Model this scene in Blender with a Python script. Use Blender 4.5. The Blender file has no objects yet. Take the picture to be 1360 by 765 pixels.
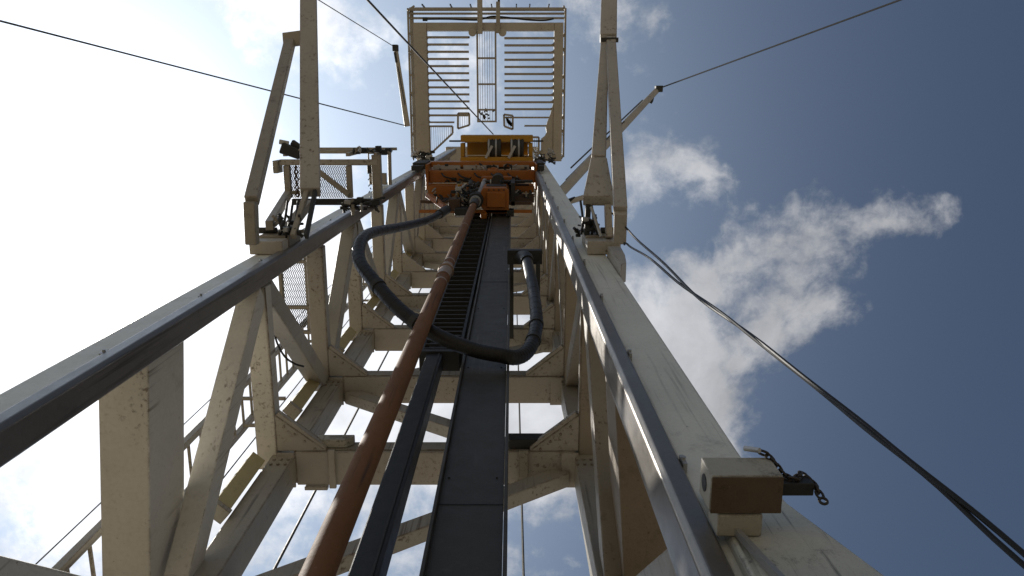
import bpy, bmesh, math, random
from mathutils import Vector, Matrix, Quaternion
random.seed(7)
S = bpy.context.scene
C = S.collection
R = math.radians
V = Vector

# ------------------------------------------------------------------ camera
# Coordinates in metres; the lens is the origin, z runs up the mast, +y into the mast, +x to the right.
cd = bpy.data.cameras.new('camera')
cam = bpy.data.objects.new('camera', cd); C.objects.link(cam)
cam.location = (0, 0, 0)
cd.sensor_width = 36.0; cd.lens = 36.0 * 1000 / 1360
cd.clip_start = 0.05; cd.clip_end = 20000
cam.rotation_euler = (math.pi - math.atan(230.5 / 1000.0), 0, 0)   # tipped back, 13 degrees off the mast axis
S.camera = cam

# ------------------------------------------------------------------ light
SUN = V((-0.600, 0.115, 1.0)).normalized()
sun_el = math.asin(SUN.z)
sun_az = math.atan2(SUN.x, SUN.y)
sd = bpy.data.lights.new('sun', 'SUN'); so = bpy.data.objects.new('sun', sd); C.objects.link(so)
sd.energy = 3.6; sd.angle = R(0.6); sd.color = (1.0, 0.95, 0.87)
so.rotation_euler = SUN.to_track_quat('Z', 'Y').to_euler()

W = bpy.data.worlds.new('World'); S.world = W; W.use_nodes = True
nt = W.node_tree; nt.nodes.clear()
def N(t, **k):
    n = nt.nodes.new(t)
    for a, b in k.items(): setattr(n, a, b)
    return n
def setin(n, i, v):
    if isinstance(v, bpy.types.NodeSocket): nt.links.new(v, n.inputs[i])
    else: n.inputs[i].default_value = v
def M(op, a, b=0.0, c=0.0, clamp=False):
    n = N('ShaderNodeMath', operation=op, use_clamp=clamp)
    setin(n, 0, a); setin(n, 1, b); setin(n, 2, c)
    return n.outputs[0]
def VM(op, a, b=(0, 0, 0), out=0):
    n = N('ShaderNodeVectorMath', operation=op)
    setin(n, 0, a); setin(n, 1, b)
    return n.outputs[out]
def smooth(x, a, b):
    n = N('ShaderNodeMapRange', interpolation_type='SMOOTHSTEP')
    setin(n, 0, x); setin(n, 1, a); setin(n, 2, b)
    return n.outputs[0]
def mixc(f, a, b):
    n = N('ShaderNodeMix', data_type='RGBA')
    setin(n, 0, f); setin(n, 6, a); setin(n, 7, b)
    return n.outputs[2]
sky = N('ShaderNodeTexSky', sky_type='NISHITA', sun_disc=False, sun_elevation=sun_el, sun_rotation=sun_az,
        altitude=0.0, air_density=1.0, dust_density=1.0, ozone_density=1.0)
tc = N('ShaderNodeTexCoord')
dirv = tc.outputs['Generated']
sep = N('ShaderNodeSeparateXYZ'); setin(sep, 0, dirv)
zc = M('MAXIMUM', sep.outputs[2], 0.10)
comb = N('ShaderNodeCombineXYZ')
setin(comb, 0, M('DIVIDE', sep.outputs[0], zc)); setin(comb, 1, M('DIVIDE', sep.outputs[1], zc)); setin(comb, 2, 0.0)
P = comb.outputs[0]                       # where the line of sight meets a flat cloud layer
def noise(vec, scale, detail, rough, off=(0, 0, 0), dist=0.0):
    n = N('ShaderNodeTexNoise'); setin(n, 'Vector', VM('ADD', vec, off))
    setin(n, 'Scale', scale); setin(n, 'Detail', detail); setin(n, 'Roughness', rough); setin(n, 'Distortion', dist)
    return n
wv = noise(P, 3.0, 3, 0.5, (3.1, 1.7, 0)).outputs['Color']
wv2 = noise(P, 15.0, 3, 0.5, (8.1, 4.7, 0)).outputs['Color']
Pw = VM('ADD', VM('ADD', P, VM('MULTIPLY', VM('SUBTRACT', wv, (0.5, 0.5, 0.5)), (0.13, 0.13, 0.0))),
        VM('MULTIPLY', VM('SUBTRACT', wv2, (0.5, 0.5, 0.5)), (0.045, 0.045, 0.0)))
f1 = noise(Pw, 6.5, 12, 0.64, (0.4, 2.3, 0.0)).outputs[0]
f2 = noise(Pw, 1.3, 4, 0.5, (5.2, 0.6, 0.0)).outputs[0]
f3 = noise(P, 24.0, 8, 0.60, (7.4, 1.3, 0.0)).outputs[0]
cover = M('ADD', M('ADD', M('MULTIPLY', M('SUBTRACT', f1, 0.5), 2.1), M('MULTIPLY', M('SUBTRACT', f3, 0.5), 1.1)), M('MULTIPLY', M('SUBTRACT', f2, 0.58), 1.3))
# cloud banks: centre x, y and half sizes on the layer, rotation, weight
BANKS = [(0.53, 0.105, 0.085, 0.038, -12, .72), (0.42, 0.185, 0.09, 0.065, -20, .76), (0.405, 0.275, 0.06, 0.055, 0, .72), (0.30, 0.19, 0.06, 0.035, -15, .42),
         (0.205, 0.285, 0.07, 0.07, 0, .74), (0.255, 0.38, 0.085, 0.09, 30, .80), (0.335, 0.43, 0.055, 0.07, 0, .50),
         (0.19, 0.065, 0.04, 0.05, 0, .62), (0.27, 0.065, 0.06, 0.035, 45, .58), (0.235, 0.155, 0.05, 0.03, 0, -.35),
         (0.12, -0.12, 0.065, 0.06, 0, .62), (0.18, -0.10, 0.06, 0.05, 0, .16), (-0.27, -0.11, 0.14, 0.065, 20, .75), (-0.56, -0.135, 0.07, 0.025, 0, .40),
         (-0.57, 0.16, 0.24, 0.14, 0, .60), (-0.36, 0.13, 0.09, 0.12, 0, .30), (-0.55, 0.46, 0.30, 0.24, 0, 1.1), (-0.32, 0.27, 0.12, 0.16, 0, .40),
         (-0.10, 0.34, 0.26, 0.14, 0, .90), (-0.04, 0.60, 0.20, 0.10, 0, .30), (0.05, 0.44, 0.16, 0.09, 0, .85), (0.68, 0.30, 0.20, 0.40, 0, -.45),
         (0.42, -0.08, 0.22, 0.12, 0, -.4), (0.50, 0.50, 0.16, 0.12, 0, -.4), (-0.30, 0.02, 0.08, 0.07, 0, -.5), (-0.28, 0.48, 0.07, 0.1, 0, -.3), (-0.50, -0.08, 0.12, 0.05, 0, -.35)]
for (bx, by, sx, sy, ro, w) in BANKS:
    mp = N('ShaderNodeMapping', vector_type='TEXTURE')
    setin(mp, 0, Pw); setin(mp, 1, (bx, by, 0)); setin(mp, 2, (0, 0, R(ro))); setin(mp, 3, (sx, sy, 1))
    d2 = M('POWER', VM('LENGTH', mp.outputs[0], out=1), 2.0)
    cover = M('ADD', cover, M('MULTIPLY', M('EXPONENT', M('MULTIPLY', d2, -0.7)), w))
mask = smooth(cover, 0.10, 0.84)
dt = VM('DOT_PRODUCT', VM('NORMALIZE', dirv), tuple(SUN), out=1)
ang = M('ARCCOSINE', M('MINIMUM', dt, 0.99999))
glow = M('EXPONENT', M('MULTIPLY', M('POWER', M('DIVIDE', ang, 0.135), 1.6), -1.0))      # bright aureole round the sun
veil = M('EXPONENT', M('MULTIPLY', M('POWER', M('DIVIDE', ang, 0.55), 2.0), -1.0))      # wide glare of thin high haze
def tint(x, c):
    n = N('ShaderNodeCombineXYZ')
    for i in range(3): setin(n, i, M('MULTIPLY', x, c[i]))
    return n.outputs[0]
hz = VM('ADD', sky.outputs[0], tint(veil, (11.4, 14.2, 17.2)))
s1 = noise(Pw, 7.0, 7, 0.6, (9.0, 4.0, 0)).outputs[0]
shade = M('MULTIPLY_ADD', s1, 1.3, 0.46)
cl = M('MULTIPLY', shade, M('MULTIPLY_ADD', veil, 17.0, 6.9))
class _O: pass
cc = _O(); cc.outputs = [tint(cl, (0.97, 0.985, 1.03))]
up = smooth(sep.outputs[2], 0.0, 0.12)
col = mixc(M('MULTIPLY', M('MULTIPLY', mask, up), 0.93), hz, cc.outputs[0])
gl = N('ShaderNodeMix', data_type='RGBA', blend_type='ADD'); setin(gl, 0, 1.0); setin(gl, 6, col)
gg = N('ShaderNodeCombineXYZ'); 
for i in range(3): setin(gg, i, M('MULTIPLY', glow, 24.0))
setin(gl, 7, gg.outputs[0])
bg = N('ShaderNodeBackground'); setin(bg, 0, gl.outputs[2]); setin(bg, 1, 0.0485)
wo = N('ShaderNodeOutputWorld'); nt.links.new(bg.outputs[0], wo.inputs[0])

S.view_settings.view_transform = 'Standard'; S.view_settings.look = 'None'
S.view_settings.exposure = 0.20; S.view_settings.gamma = 1.0

# ------------------------------------------------------------------ materials
def mat(name, base, rough=0.6, metal=0.0, stain=None, stain_amt=0.4, spots=None, spot_amt=0.0, scale=1.0, bump=0.15, streak=0.0, spec=0.5, rvar=0.15, edge=0.0):
    m = bpy.data.materials.new(name); m.use_nodes = True
    t = m.node_tree; b = t.nodes['Principled BSDF']
    def n(ty, **k):
        q = t.nodes.new(ty)
        for a, v in k.items(): setattr(q, a, v)
        return q
    L = t.links.new
    g = n('ShaderNodeTexCoord'); info = n('ShaderNodeObjectInfo')
    off = n('ShaderNodeVectorMath', operation='ADD'); L(g.outputs['Object'], off.inputs[0])
    mul = n('ShaderNodeVectorMath', operation='SCALE'); L(info.outputs['Location'], mul.inputs[0]); mul.inputs[3].default_value = 1.0
    L(mul.outputs[0], off.inputs[1])
    def nz(sc, det, ro, vec=None):
        q = n('ShaderNodeTexNoise'); L(vec or off.outputs[0], q.inputs['Vector'])
        q.inputs['Scale'].default_value = sc * scale; q.inputs['Detail'].default_value = det; q.inputs['Roughness'].default_value = ro
        return q.outputs[0]
    def ramp(x, a, bb):
        q = n('ShaderNodeMapRange', interpolation_type='SMOOTHSTEP'); L(x, q.inputs[0])
        q.inputs[1].default_value = a; q.inputs[2].default_value = bb
        return q.outputs[0]
    def mulf(x, f):
        q = n('ShaderNodeMath', operation='MULTIPLY'); L(x, q.inputs[0])
        if isinstance(f, (int, float)): q.inputs[1].default_value = f
        else: L(f, q.inputs[1])
        return q.outputs[0]
    def mx(f, a, bcol):
        q = n('ShaderNodeMix', data_type='RGBA'); L(f, q.inputs[0])
        if isinstance(a, bpy.types.NodeSocket): L(a, q.inputs[6])
        else: q.inputs[6].default_value = (*a, 1)
        q.inputs[7].default_value = (*bcol, 1)
        return q.outputs[2]
    big = nz(1.6, 6, 0.62); fine = nz(38, 5, 0.6)
    c = mx(mulf(ramp(big, 0.36, 0.70), 0.5), base, tuple(v * 0.74 for v in base))
    c = mx(mulf(ramp(fine, 0.35, 0.8), 0.28), c, tuple(v * 0.65 for v in base))
    if stain:
        s = nz(2.6, 10, 0.78)
        c = mx(mulf(ramp(s, 0.56, 0.70), stain_amt * 0.75), c, stain)
        fl = nz(120, 3, 0.6)
        c = mx(mulf(ramp(fl, 0.62, 0.70), stain_amt * 0.25), c, stain)
    if streak:
        mp = n('ShaderNodeMapping'); L(off.outputs[0], mp.inputs[0]); mp.inputs[3].default_value = (30, 30, 0.9)
        s = nz(1.0, 5, 0.55, mp.outputs[0])
        c = mx(mulf(mulf(ramp(s, 0.54, 0.70), ramp(nz(1.1, 3, 0.5), 0.42, 0.62)), min(1, streak * 1.5)), c, stain or (0.05, 0.04, 0.03))
    if spots:
        v = nz(17, 8, 0.75)
        c = mx(mulf(ramp(v, 0.63, 0.67), spot_amt), c, spots)
        if edge:
            bv = n('ShaderNodeBevel', samples=4); bv.inputs['Radius'].default_value = edge
            ge = n('ShaderNodeNewGeometry'); dp = n('ShaderNodeVectorMath', operation='DOT_PRODUCT')
            L(bv.outputs[0], dp.inputs[0]); L(ge.outputs['Normal'], dp.inputs[1])
            inv = n('ShaderNodeMath', operation='SUBTRACT'); inv.inputs[0].default_value = 1.0; L(dp.outputs['Value'], inv.inputs[1])
            c = mx(mulf(mulf(ramp(inv.outputs[0], 0.01, 0.10), ramp(nz(9, 7, 0.7), 0.42, 0.55)), 0.9), c, spots)
    L(c, b.inputs['Base Color'])
    b.inputs['Metallic'].default_value = metal
    rr = n('ShaderNodeMapRange'); L(nz(7, 6, 0.65), rr.inputs[0]); rr.inputs[3].default_value = max(0.03, rough - rvar); rr.inputs[4].default_value = min(1, rough + rvar)
    L(rr.outputs[0], b.inputs['Roughness'])
    b.inputs['Specular IOR Level'].default_value = spec
    bp = n('ShaderNodeBump'); bp.inputs['Strength'].default_value = bump; bp.inputs['Distance'].default_value = 0.01
    L(nz(55, 6, 0.7), bp.inputs['Height']); L(bp.outputs[0], b.inputs['Normal'])
    return m
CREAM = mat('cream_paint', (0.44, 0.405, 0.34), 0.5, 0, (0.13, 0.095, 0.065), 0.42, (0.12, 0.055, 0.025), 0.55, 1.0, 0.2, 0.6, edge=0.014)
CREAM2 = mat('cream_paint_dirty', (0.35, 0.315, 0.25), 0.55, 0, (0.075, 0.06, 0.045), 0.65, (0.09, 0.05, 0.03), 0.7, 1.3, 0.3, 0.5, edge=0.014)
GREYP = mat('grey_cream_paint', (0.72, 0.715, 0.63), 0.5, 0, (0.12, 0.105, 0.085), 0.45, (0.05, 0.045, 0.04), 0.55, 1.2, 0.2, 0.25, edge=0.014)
CREAM3 = mat('cream_paint_speckled_shaded', (0.33, 0.285, 0.215), 0.55, 0, (0.09, 0.065, 0.04), 0.6, (0.08, 0.045, 0.02), 0.8, 1.4, 0.3, 0.5, edge=0.014)  # speckled paint, base also darkened to carry the right side's shade
STAINED = mat('stained_cream_paint', (0.42, 0.39, 0.31), 0.55, 0, (0.04, 0.03, 0.018), 1.2, (0.05, 0.03, 0.015), 0.5, 1.3, 0.4, 0.6, edge=0.01)
GREASY = mat('greasy_grey_paint', (0.58, 0.58, 0.51), 0.45, 0, (0.03, 0.028, 0.024), 1.25, (0.05, 0.04, 0.03), 0.6, 2.0, 0.3, 0.6, edge=0.014)
CREAML = mat('cream_paint_pale', (0.68, 0.64, 0.55), 0.5, 0, (0.20, 0.16, 0.11), 0.35, (0.12, 0.07, 0.03), 0.6, 1.0, 0.25, 0.7, edge=0.014)  # paler cream for the lowest left arms and diagonals
COLUMN = mat('dull_black_steel', (0.056, 0.050, 0.037), 0.48, 0.0, (0.12, 0.11, 0.09), 0.6, (0.13, 0.085, 0.05), 0.45, 1.0, 0.15, 0.65, spec=0.3)
BROWN = mat('brown_weathered_shaded_paint', (0.25, 0.195, 0.13), 0.6, 0, (0.10, 0.07, 0.04), 0.5, (0.07, 0.04, 0.02), 0.8, 1.6, 0.3, 0.3)  # weathered speckle, with the lowest right arm's shade mixed into the base
STEEL = mat('worn_guide_steel', (0.22, 0.20, 0.175), 0.34, 0.6, (0.06, 0.055, 0.05), 0.5, None, 0, 1.0, 0.10, 0.5, rvar=0.14)
DARK = mat('dark_steel', (0.038, 0.037, 0.032), 0.6, 0.1, (0.02, 0.02, 0.018), 0.5, (0.10, 0.07, 0.05), 0.3, 1.4, 0.15, 0.4)
BLACK = mat('black_steel', (0.02, 0.02, 0.018), 0.55, 0.0, (0.05, 0.045, 0.04), 0.3, None, 0, 1.5, 0.15)
RUBBER = mat('black_rubber', (0.024, 0.022, 0.019), 0.45, 0, (0.05, 0.05, 0.045), 0.35, None, 0, 2.0, 0.04, 0.2, spec=0.28)
PIPE = mat('rusty_drill_pipe', (0.195, 0.088, 0.032), 0.7, 0.0, (0.07, 0.04, 0.025), 0.8, (0.30, 0.20, 0.12), 0.5, 1.2, 0.15, 0.6, spec=0.2)
PIPEJ = mat('worn_tool_joint', (0.30, 0.20, 0.125), 0.45, 0.3, (0.2, 0.1, 0.06), 0.5, None, 0, 2.0, 0.1)
ORANGE = mat('orange_paint', (0.36, 0.118, 0.010), 0.42, 0, (0.16, 0.05, 0.015), 0.55, (0.05, 0.03, 0.02), 0.6, 1.6, 0.2, 0.4, edge=0.014)
YELLOW = mat('yellow_paint', (0.44, 0.23, 0.013), 0.42, 0, (0.22, 0.11, 0.02), 0.45, (0.06, 0.035, 0.02), 0.5, 1.6, 0.2, 0.35, edge=0.014)
PAD = mat('yellowed_pad', (0.48, 0.40, 0.20), 0.7, 0, (0.17, 0.13, 0.06), 0.7, (0.06, 0.05, 0.03), 0.8, 3.0, 0.4)
WIRE = mat('wire_rope', (0.085, 0.08, 0.072), 0.6, 0.2, None, 0, None, 0, 3.0, 0.05)
GALV = mat('galvanised_steel', (0.42, 0.42, 0.41), 0.42, 0.5, (0.2, 0.18, 0.15), 0.4, None, 0, 2.0, 0.1)
RUSTY = mat('rusty_chain', (0.10, 0.065, 0.045), 0.6, 0.4, (0.05, 0.03, 0.02), 0.6, None, 0, 4.0, 0.3)
WORN = mat('worn_rust_face', (0.13, 0.092, 0.052), 0.7, 0.1, (0.03, 0.022, 0.014), 0.9, (0.27, 0.20, 0.11), 0.7, 7.0, 0.3, 0.3)
CHAIN = mat('blackened_chain', (0.045, 0.036, 0.028), 0.5, 0.3, (0.09, 0.05, 0.03), 0.5, None, 0, 4.0, 0.1)
SOIL = mat('pale_laterite', (0.225, 0.19, 0.143), 0.9, 0, (0.30, 0.22, 0.15), 0.6, None, 0, 0.15, 0.3, spec=0.2)
DECK = mat('deck_plate', (0.10, 0.092, 0.08), 0.6, 0.0, (0.12, 0.10, 0.08), 0.6, None, 0, 0.8, 0.3)

# ------------------------------------------------------------------ helpers
class MB:
    def __init__(s): s.v = []; s.f = []; s.smooth = set()
    def add(s, vs, fs, smooth=False):
        o = len(s.v); s.v += [V(p) for p in vs]
        for f in fs:
            if smooth: s.smooth.add(len(s.f))
            s.f.append([i + o for i in f])
        return s
    def box(s, x0, x1, y0, y1, z0, z1):
        vs = [(x, y, z) for z in (z0, z1) for y in (y0, y1) for x in (x0, x1)]
        return s.add(vs, [(0, 2, 3, 1), (4, 5, 7, 6), (0, 1, 5, 4), (2, 6, 7, 3), (0, 4, 6, 2), (1, 3, 7, 5)])
    def beam(s, p, q, w, h, up=(0, 0, 1), w2=None, h2=None):
        p, q = V(p), V(q); d = (q - p).normalized(); u = V(up)
        if abs(d.dot(u.normalized())) > 0.98: u = V((0, 1, 0))
        a = d.cross(u).normalized(); u = a.cross(d)
        w2 = w if w2 is None else w2; h2 = h if h2 is None else h2
        vs = []
        for c, ww, hh in ((p, w, h), (q, w2, h2)):
            vs += [c - a*ww/2 - u*hh/2, c + a*ww/2 - u*hh/2, c + a*ww/2 + u*hh/2, c - a*ww/2 + u*hh/2]
        return s.add(vs, [(0, 3, 2, 1), (4, 5, 6, 7), (0, 1, 5, 4), (1, 2, 6, 5), (2, 3, 7, 6), (3, 0, 4, 7)])
    def tube(s, pts, r, n=10, r2=None, cap=True):
        pts = [V(p) for p in pts]; r2 = r if r2 is None else r2
        m = len(pts); vs = []; a = None
        for i, p in enumerate(pts):
            d = (pts[min(i+1, m-1)] - pts[max(i-1, 0)]).normalized()
            if a is None:
                a = d.cross(V((0, 0, 1)) if abs(d.z) < 0.9 else V((1, 0, 0))).normalized()
            else: a = (a - d * a.dot(d)).normalized()
            b = d.cross(a); rr = r + (r2 - r) * i / max(1, m-1)
            for k in range(n):
                t = 2 * math.pi * k / n
                vs.append(p + a * (rr * math.cos(t)) + b * (rr * math.sin(t)))
        fs = [(i*n + k, i*n + (k+1) % n, (i+1)*n + (k+1) % n, (i+1)*n + k) for i in range(m-1) for k in range(n)]
        s.add(vs, fs, True)
        if cap:
            o = len(s.v) - len(vs)
            s.f.append([o + k for k in range(n)][::-1]); s.f.append([o + (m-1)*n + k for k in range(n)])
        return s
    def prism(s, poly, axis, a, b):
        # poly in the two other axes (in xyz order), extruded along axis from a to b
        def pt(u, w): 
            l = list(u); l.insert(axis, w); return tuple(l)
        n = len(poly)
        vs = [pt(p, a) for p in poly] + [pt(p, b) for p in poly]
        fs = [tuple(range(n))[::-1], tuple(range(n, 2*n))] + [(i, (i+1) % n, n + (i+1) % n, n + i) for i in range(n)]
        return s.add(vs, fs)
    def torus(s, c, ax, R1, r, n=12, k=6, stretch=None):
        q = V((0, 0, 1)).rotation_difference(V(ax)); vs = []
        for i in range(n):
            t = 2*math.pi*i/n
            for j in range(k):
                u = 2*math.pi*j/k
                p = V(((R1 + r*math.cos(u))*math.cos(t), (R1 + r*math.cos(u))*math.sin(t), r*math.sin(u)))
                if stretch: p.x += math.copysign(stretch, math.cos(t)) if abs(math.cos(t)) > 1e-6 else 0
                vs.append(V(c) + q @ p)
        fs = [(i*k + j, ((i+1) % n)*k + j, ((i+1) % n)*k + (j+1) % k, i*k + (j+1) % k) for i in range(n) for j in range(k)]
        return s.add(vs, fs, True)
    def build(s, name, m, parent=None, bevel=0.0, loc=None):
        o0 = V((0, 0, 0))
        if parent is not None: o0 = wloc(parent)
        l = V(loc) if loc is not None else V((0, 0, 0))
        me = bpy.data.meshes.new(name)
        me.from_pydata([tuple(p - o0 - l) for p in s.v], [], s.f)
        me.materials.append(m)
        bm = bmesh.new(); bm.from_mesh(me); bmesh.ops.recalc_face_normals(bm, faces=bm.faces)
        if bevel:
            es = [e for e in bm.edges if len(e.link_faces) == 2 and e.calc_face_angle(0) > 0.6]
            bmesh.ops.bevel(bm, geom=es, offset=bevel, segments=2, profile=0.5, affect='EDGES')
        bm.to_mesh(me); bm.free()
        if s.smooth:
            me.polygons.foreach_set('use_smooth', [True]*len(me.polygons))
            me.set_sharp_from_angle(angle=R(38))
        o = bpy.data.objects.new(name, me); C.objects.link(o); o.location = l
        if parent is not None: o.parent = parent
        return o
def wloc(o):
    l = V(o.location); p = o.parent
    while p is not None: l += V(p.location); p = p.parent
    return l
def tag(o, label=None, cat=None, group=None, kind=None):
    if label: o['label'] = label
    if cat: o['category'] = cat
    if group: o['group'] = group
    if kind: o['kind'] = kind
    return o
def thing(name, loc, label, cat, group=None):
    o = bpy.data.objects.new(name, None); C.objects.link(o); o.location = loc; o.empty_display_size = 0.2
    return tag(o, label, cat, group)
def bez(pts, n=10):
    """smooth curve through points (Catmull-Rom)"""
    p = [V(a) for a in pts]; p = [2*p[0]-p[1]] + p + [2*p[-1]-p[-2]]; out = []
    for i in range(1, len(p)-2):
        for k in range(n):
            t = k/n
            out.append(0.5*((2*p[i]) + (p[i+1]-p[i-1])*t + (2*p[i-1]-5*p[i]+4*p[i+1]-p[i+2])*t*t + (3*p[i]-p[i-1]-3*p[i+1]+p[i+2])*t**3))
    out.append(p[-2]); return out
def diamonds(mb, x0, x1, y0, y1, z, cx=0.04, cy=0.075, w=0.009, t=0.006):
    """expanded metal sheet: zigzag strands"""
    nx = max(1, round((x1-x0)/cx)); ny = max(1, round((y1-y0)/cy)); cx = (x1-x0)/nx; cy = (y1-y0)/ny
    for i in range(nx):
        for j in range(ny*2):
            for sgn in (0, 1):
                xa = x0 + cx*(i + (0.0 if (j + sgn) % 2 == 0 else 0.5)); xb = x0 + cx*(i + (0.5 if (j + sgn) % 2 == 0 else 0.0))
                if sgn: xa, xb = x0 + cx*(i + (0.5 if j % 2 == 0 else 1.0)), x0 + cx*(i + (1.0 if j % 2 == 0 else 0.5))
                mb.beam((xa, y0 + cy*j/2, z), (xb, y0 + cy*(j+1)/2, z), w, t)
def copy_part(o, dx):
    c = o.copy(); C.objects.link(c); c.location = V(o.location) + V(dx); return c

def fittings(parent, c, size, n, hoses, r=.012, fit=.03):
    # valves, unions and clamps standing close together, with short hoses between them
    c = V(c); sz = V(size)
    pt = lambda: c + V([random.uniform(-1, 1)*q for q in sz])
    for i in range(n):
        p = pt(); f = fit*random.uniform(.6, 1.5); m = (BLACK, DARK, CREAM2, BLACK, GALV)[i % 5]
        if i % 3 == 0: MB().box(p.x - f, p.x + f, p.y - f*.6, p.y + f*.6, p.z - f, p.z + f).build('valve', m, parent, f*.15)
        else:
            d = V((random.choice((-1, 0, 1)), random.choice((-1, 1)), random.choice((0, .6)))).normalized()
            b = MB().tube([p - d*f*1.4, p + d*f*1.4], f*.42, 10); b.tube([p - d*f*.4, p + d*f*.4], f*.66, 6); b.build('pipe_union', m, parent)
    for i in range(hoses):
        a, b = pt(), pt(); m_ = (a + b)/2; m_.z -= abs(sz.z)*.3 + (a-b).length*.12
        MB().tube(bez([a, m_, b], 8), r*random.uniform(.6, 1.2), 8).build('hose_run', (RUBBER, BLACK, DARK)[i % 3], parent)

# ------------------------------------------------------------------ ground and rig floor
g = MB(); n = 72; Rg = 6000
ringr = [0.0, 20, 60, 200, 800, 2500, Rg]
vs = [(0, 0, -7.5)] + [(r*math.cos(2*math.pi*k/n), r*math.sin(2*math.pi*k/n), -7.5) for r in ringr[1:] for k in range(n)]
fs = [(0, 1+k, 1+(k+1) % n) for k in range(n)] + [(1+i*n+k, 1+(i+1)*n+k, 1+(i+1)*n+(k+1) % n, 1+i*n+(k+1) % n) for i in range(len(ringr)-2) for k in range(n)]
g.add(vs, fs); tag(g.build('ground', SOIL), kind='structure')
rf = thing('rig_floor', (-0.7, 1.5, -7.5), 'raised steel rig floor that the cream drilling mast stands on', 'platform')
d = MB()
for i in range(7):  # unseen deck, widened right and rearward to hold back ground bounce
    for j in range(7):
        if i == 2 and j == 1: continue
        d.box(-3.7 + i*1.2 + .004, -2.5 + i*1.2 - .004, -1.2 + j*1.3 + .004, 0.1 + j*1.3 - .004, -1.66, -1.6)
d.build('deck_plates', DECK, rf, 0.004)
d = MB()
for y in (-1.1, 1.4, 3.9, 7.6): d.box(-3.7, 4.7, y - .12, y + .12, -2.06, -1.663)
d.build('deck_beams', CREAM2, rf, 0.01)
for x in (-3.4, 4.4):
    for y in (-1.1, 3.9, 7.6): MB().box(x - .18, x + .18, y - .18, y + .18, -7.49, -2.063).build('leg', CREAM2, rf, 0.012)

# ------------------------------------------------------------------ mast
mast = thing('drilling_mast', (-0.72, 1.3, -1.6), 'tall cream painted steel drilling mast with an open front, seen from its foot', 'drilling mast')
ZT = 27.6
# front legs with guide rails; the rails are worn bare steel
l = MB().box(-2.31, -2.105, 1.225, 1.375, -1.6, ZT).build('front_leg', GREYP, mast, 0.012)
MB().prism([(-2.10, 1.20), (-2.085, 1.185), (-2.015, 1.185), (-1.995, 1.205), (-1.995, 1.34), (-2.02, 1.36), (-2.10, 1.36)], 2, -1.6, ZT - .3).build('guide_rail', STEEL, l, 0.006)
r_ = MB().box(0.60, 0.845, 1.225, 1.375, -1.6, ZT).build('front_leg', GREYP, mast, 0.012)
MB().prism([(0.597, 1.20), (0.585, 1.185), (0.525, 1.185), (0.505, 1.205), (0.505, 1.38), (0.53, 1.40), (0.597, 1.40)], 2, -1.6, ZT - .3).build('guide_rail', STEEL, r_, 0.006)
for (leg, xa, xb, yb) in ((l, -2.104, -2.088, 1.222), (r_, .598, .612, 1.222)):
    m = MB(); z = -1.3
    while z < ZT - 1:
        m.box(xa, xb, 1.186, yb, z, z + .07); m.tube([((xa+xb)/2, 1.186, z + .035), ((xa+xb)/2, 1.176, z + .035)], .009, 6); z += 1.24
    tag(m.build('rail_clips', GALV, leg), kind='stuff')
# rear legs
for x0, x1 in ((-2.07, -1.87), (0.54, 0.75)):
    MB().box(x0, x1, 2.86, 3.12, -1.6, ZT).build('rear_leg', CREAM2, mast, 0.012)
LEV = [4.1 + 1.9*k for k in range(12)]
SIDE = ((-2.20, -2.025), (0.575, 0.75))
for k, z in enumerate(LEV):
    for si, (a, b) in enumerate(SIDE):
        if k == 0:
            c0 = -2.40 if si == 0 else 0.86
            c1 = -2.28 if si == 0 else 0.74
            arm = MB().beam((c0, 3.10, z + .25), (c1, 1.36, z + .36), 0.30, 0.50)
        else:
            arm = MB().box(a, b, 1.378, 3.0, z, z + .17)
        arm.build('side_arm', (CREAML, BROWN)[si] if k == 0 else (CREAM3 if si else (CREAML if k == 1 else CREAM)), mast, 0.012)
    if k > 0:
        gd = MB().box(-1.866, 0.536, 2.83, 3.14, z - .01, z + .20).build('rear_girder', CREAM, mast, 0.010)
        MB().box(-1.86, 0.53, 2.818, 2.827, z + .02, z + .17).build('web_plate', CREAM2, gd)
        for sgn, xa in ((1, -2.022), (-1, 0.572)):
            gx = MB().prism([(xa, 2.50), (xa + sgn*.035, 2.47), (xa + sgn*.42, 2.79), (xa + sgn*.42, 2.826), (xa, 2.826)], 2, z + .006, z + .055)
            gx.build('knee_plate', CREAM, mast, 0.005)
            ge = MB().beam((xa + sgn*.012, 2.487, z + .05), (xa + sgn*.41, 2.800, z + .05), 0.018, 0.075)
            ge.build('knee_flange', CREAM2, mast)
            cl = MB().box(min(xa, xa + sgn*.15), max(xa, xa + sgn*.15), 2.83, 3.15, z - .035, z - .014).build('corner_plate', CREAM, mast, 0.004)
for k in range(0, 5):
    m = MB(); z = LEV[k]
    for xs in (-1.95, .62):
        for i in range(3):
            for j in range(2): m.tube([(xs - .07 + i*.06, 2.859, z - .1 - j*.09), (xs - .07 + i*.06, 2.845, z - .1 - j*.09)], .014, 6)
    if k > 0:
        for sg, xs in ((1, -2.0), (-1, .55)):
            for i in range(4): m.tube([(xs + sg*(.05 + i*.085), 2.60 + i*.068, z + .006), (xs + sg*(.05 + i*.085), 2.60 + i*.068, z - .008)], .012, 6)
    tag(m.build('bolt_heads', CREAM2, mast), kind='stuff')
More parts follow.
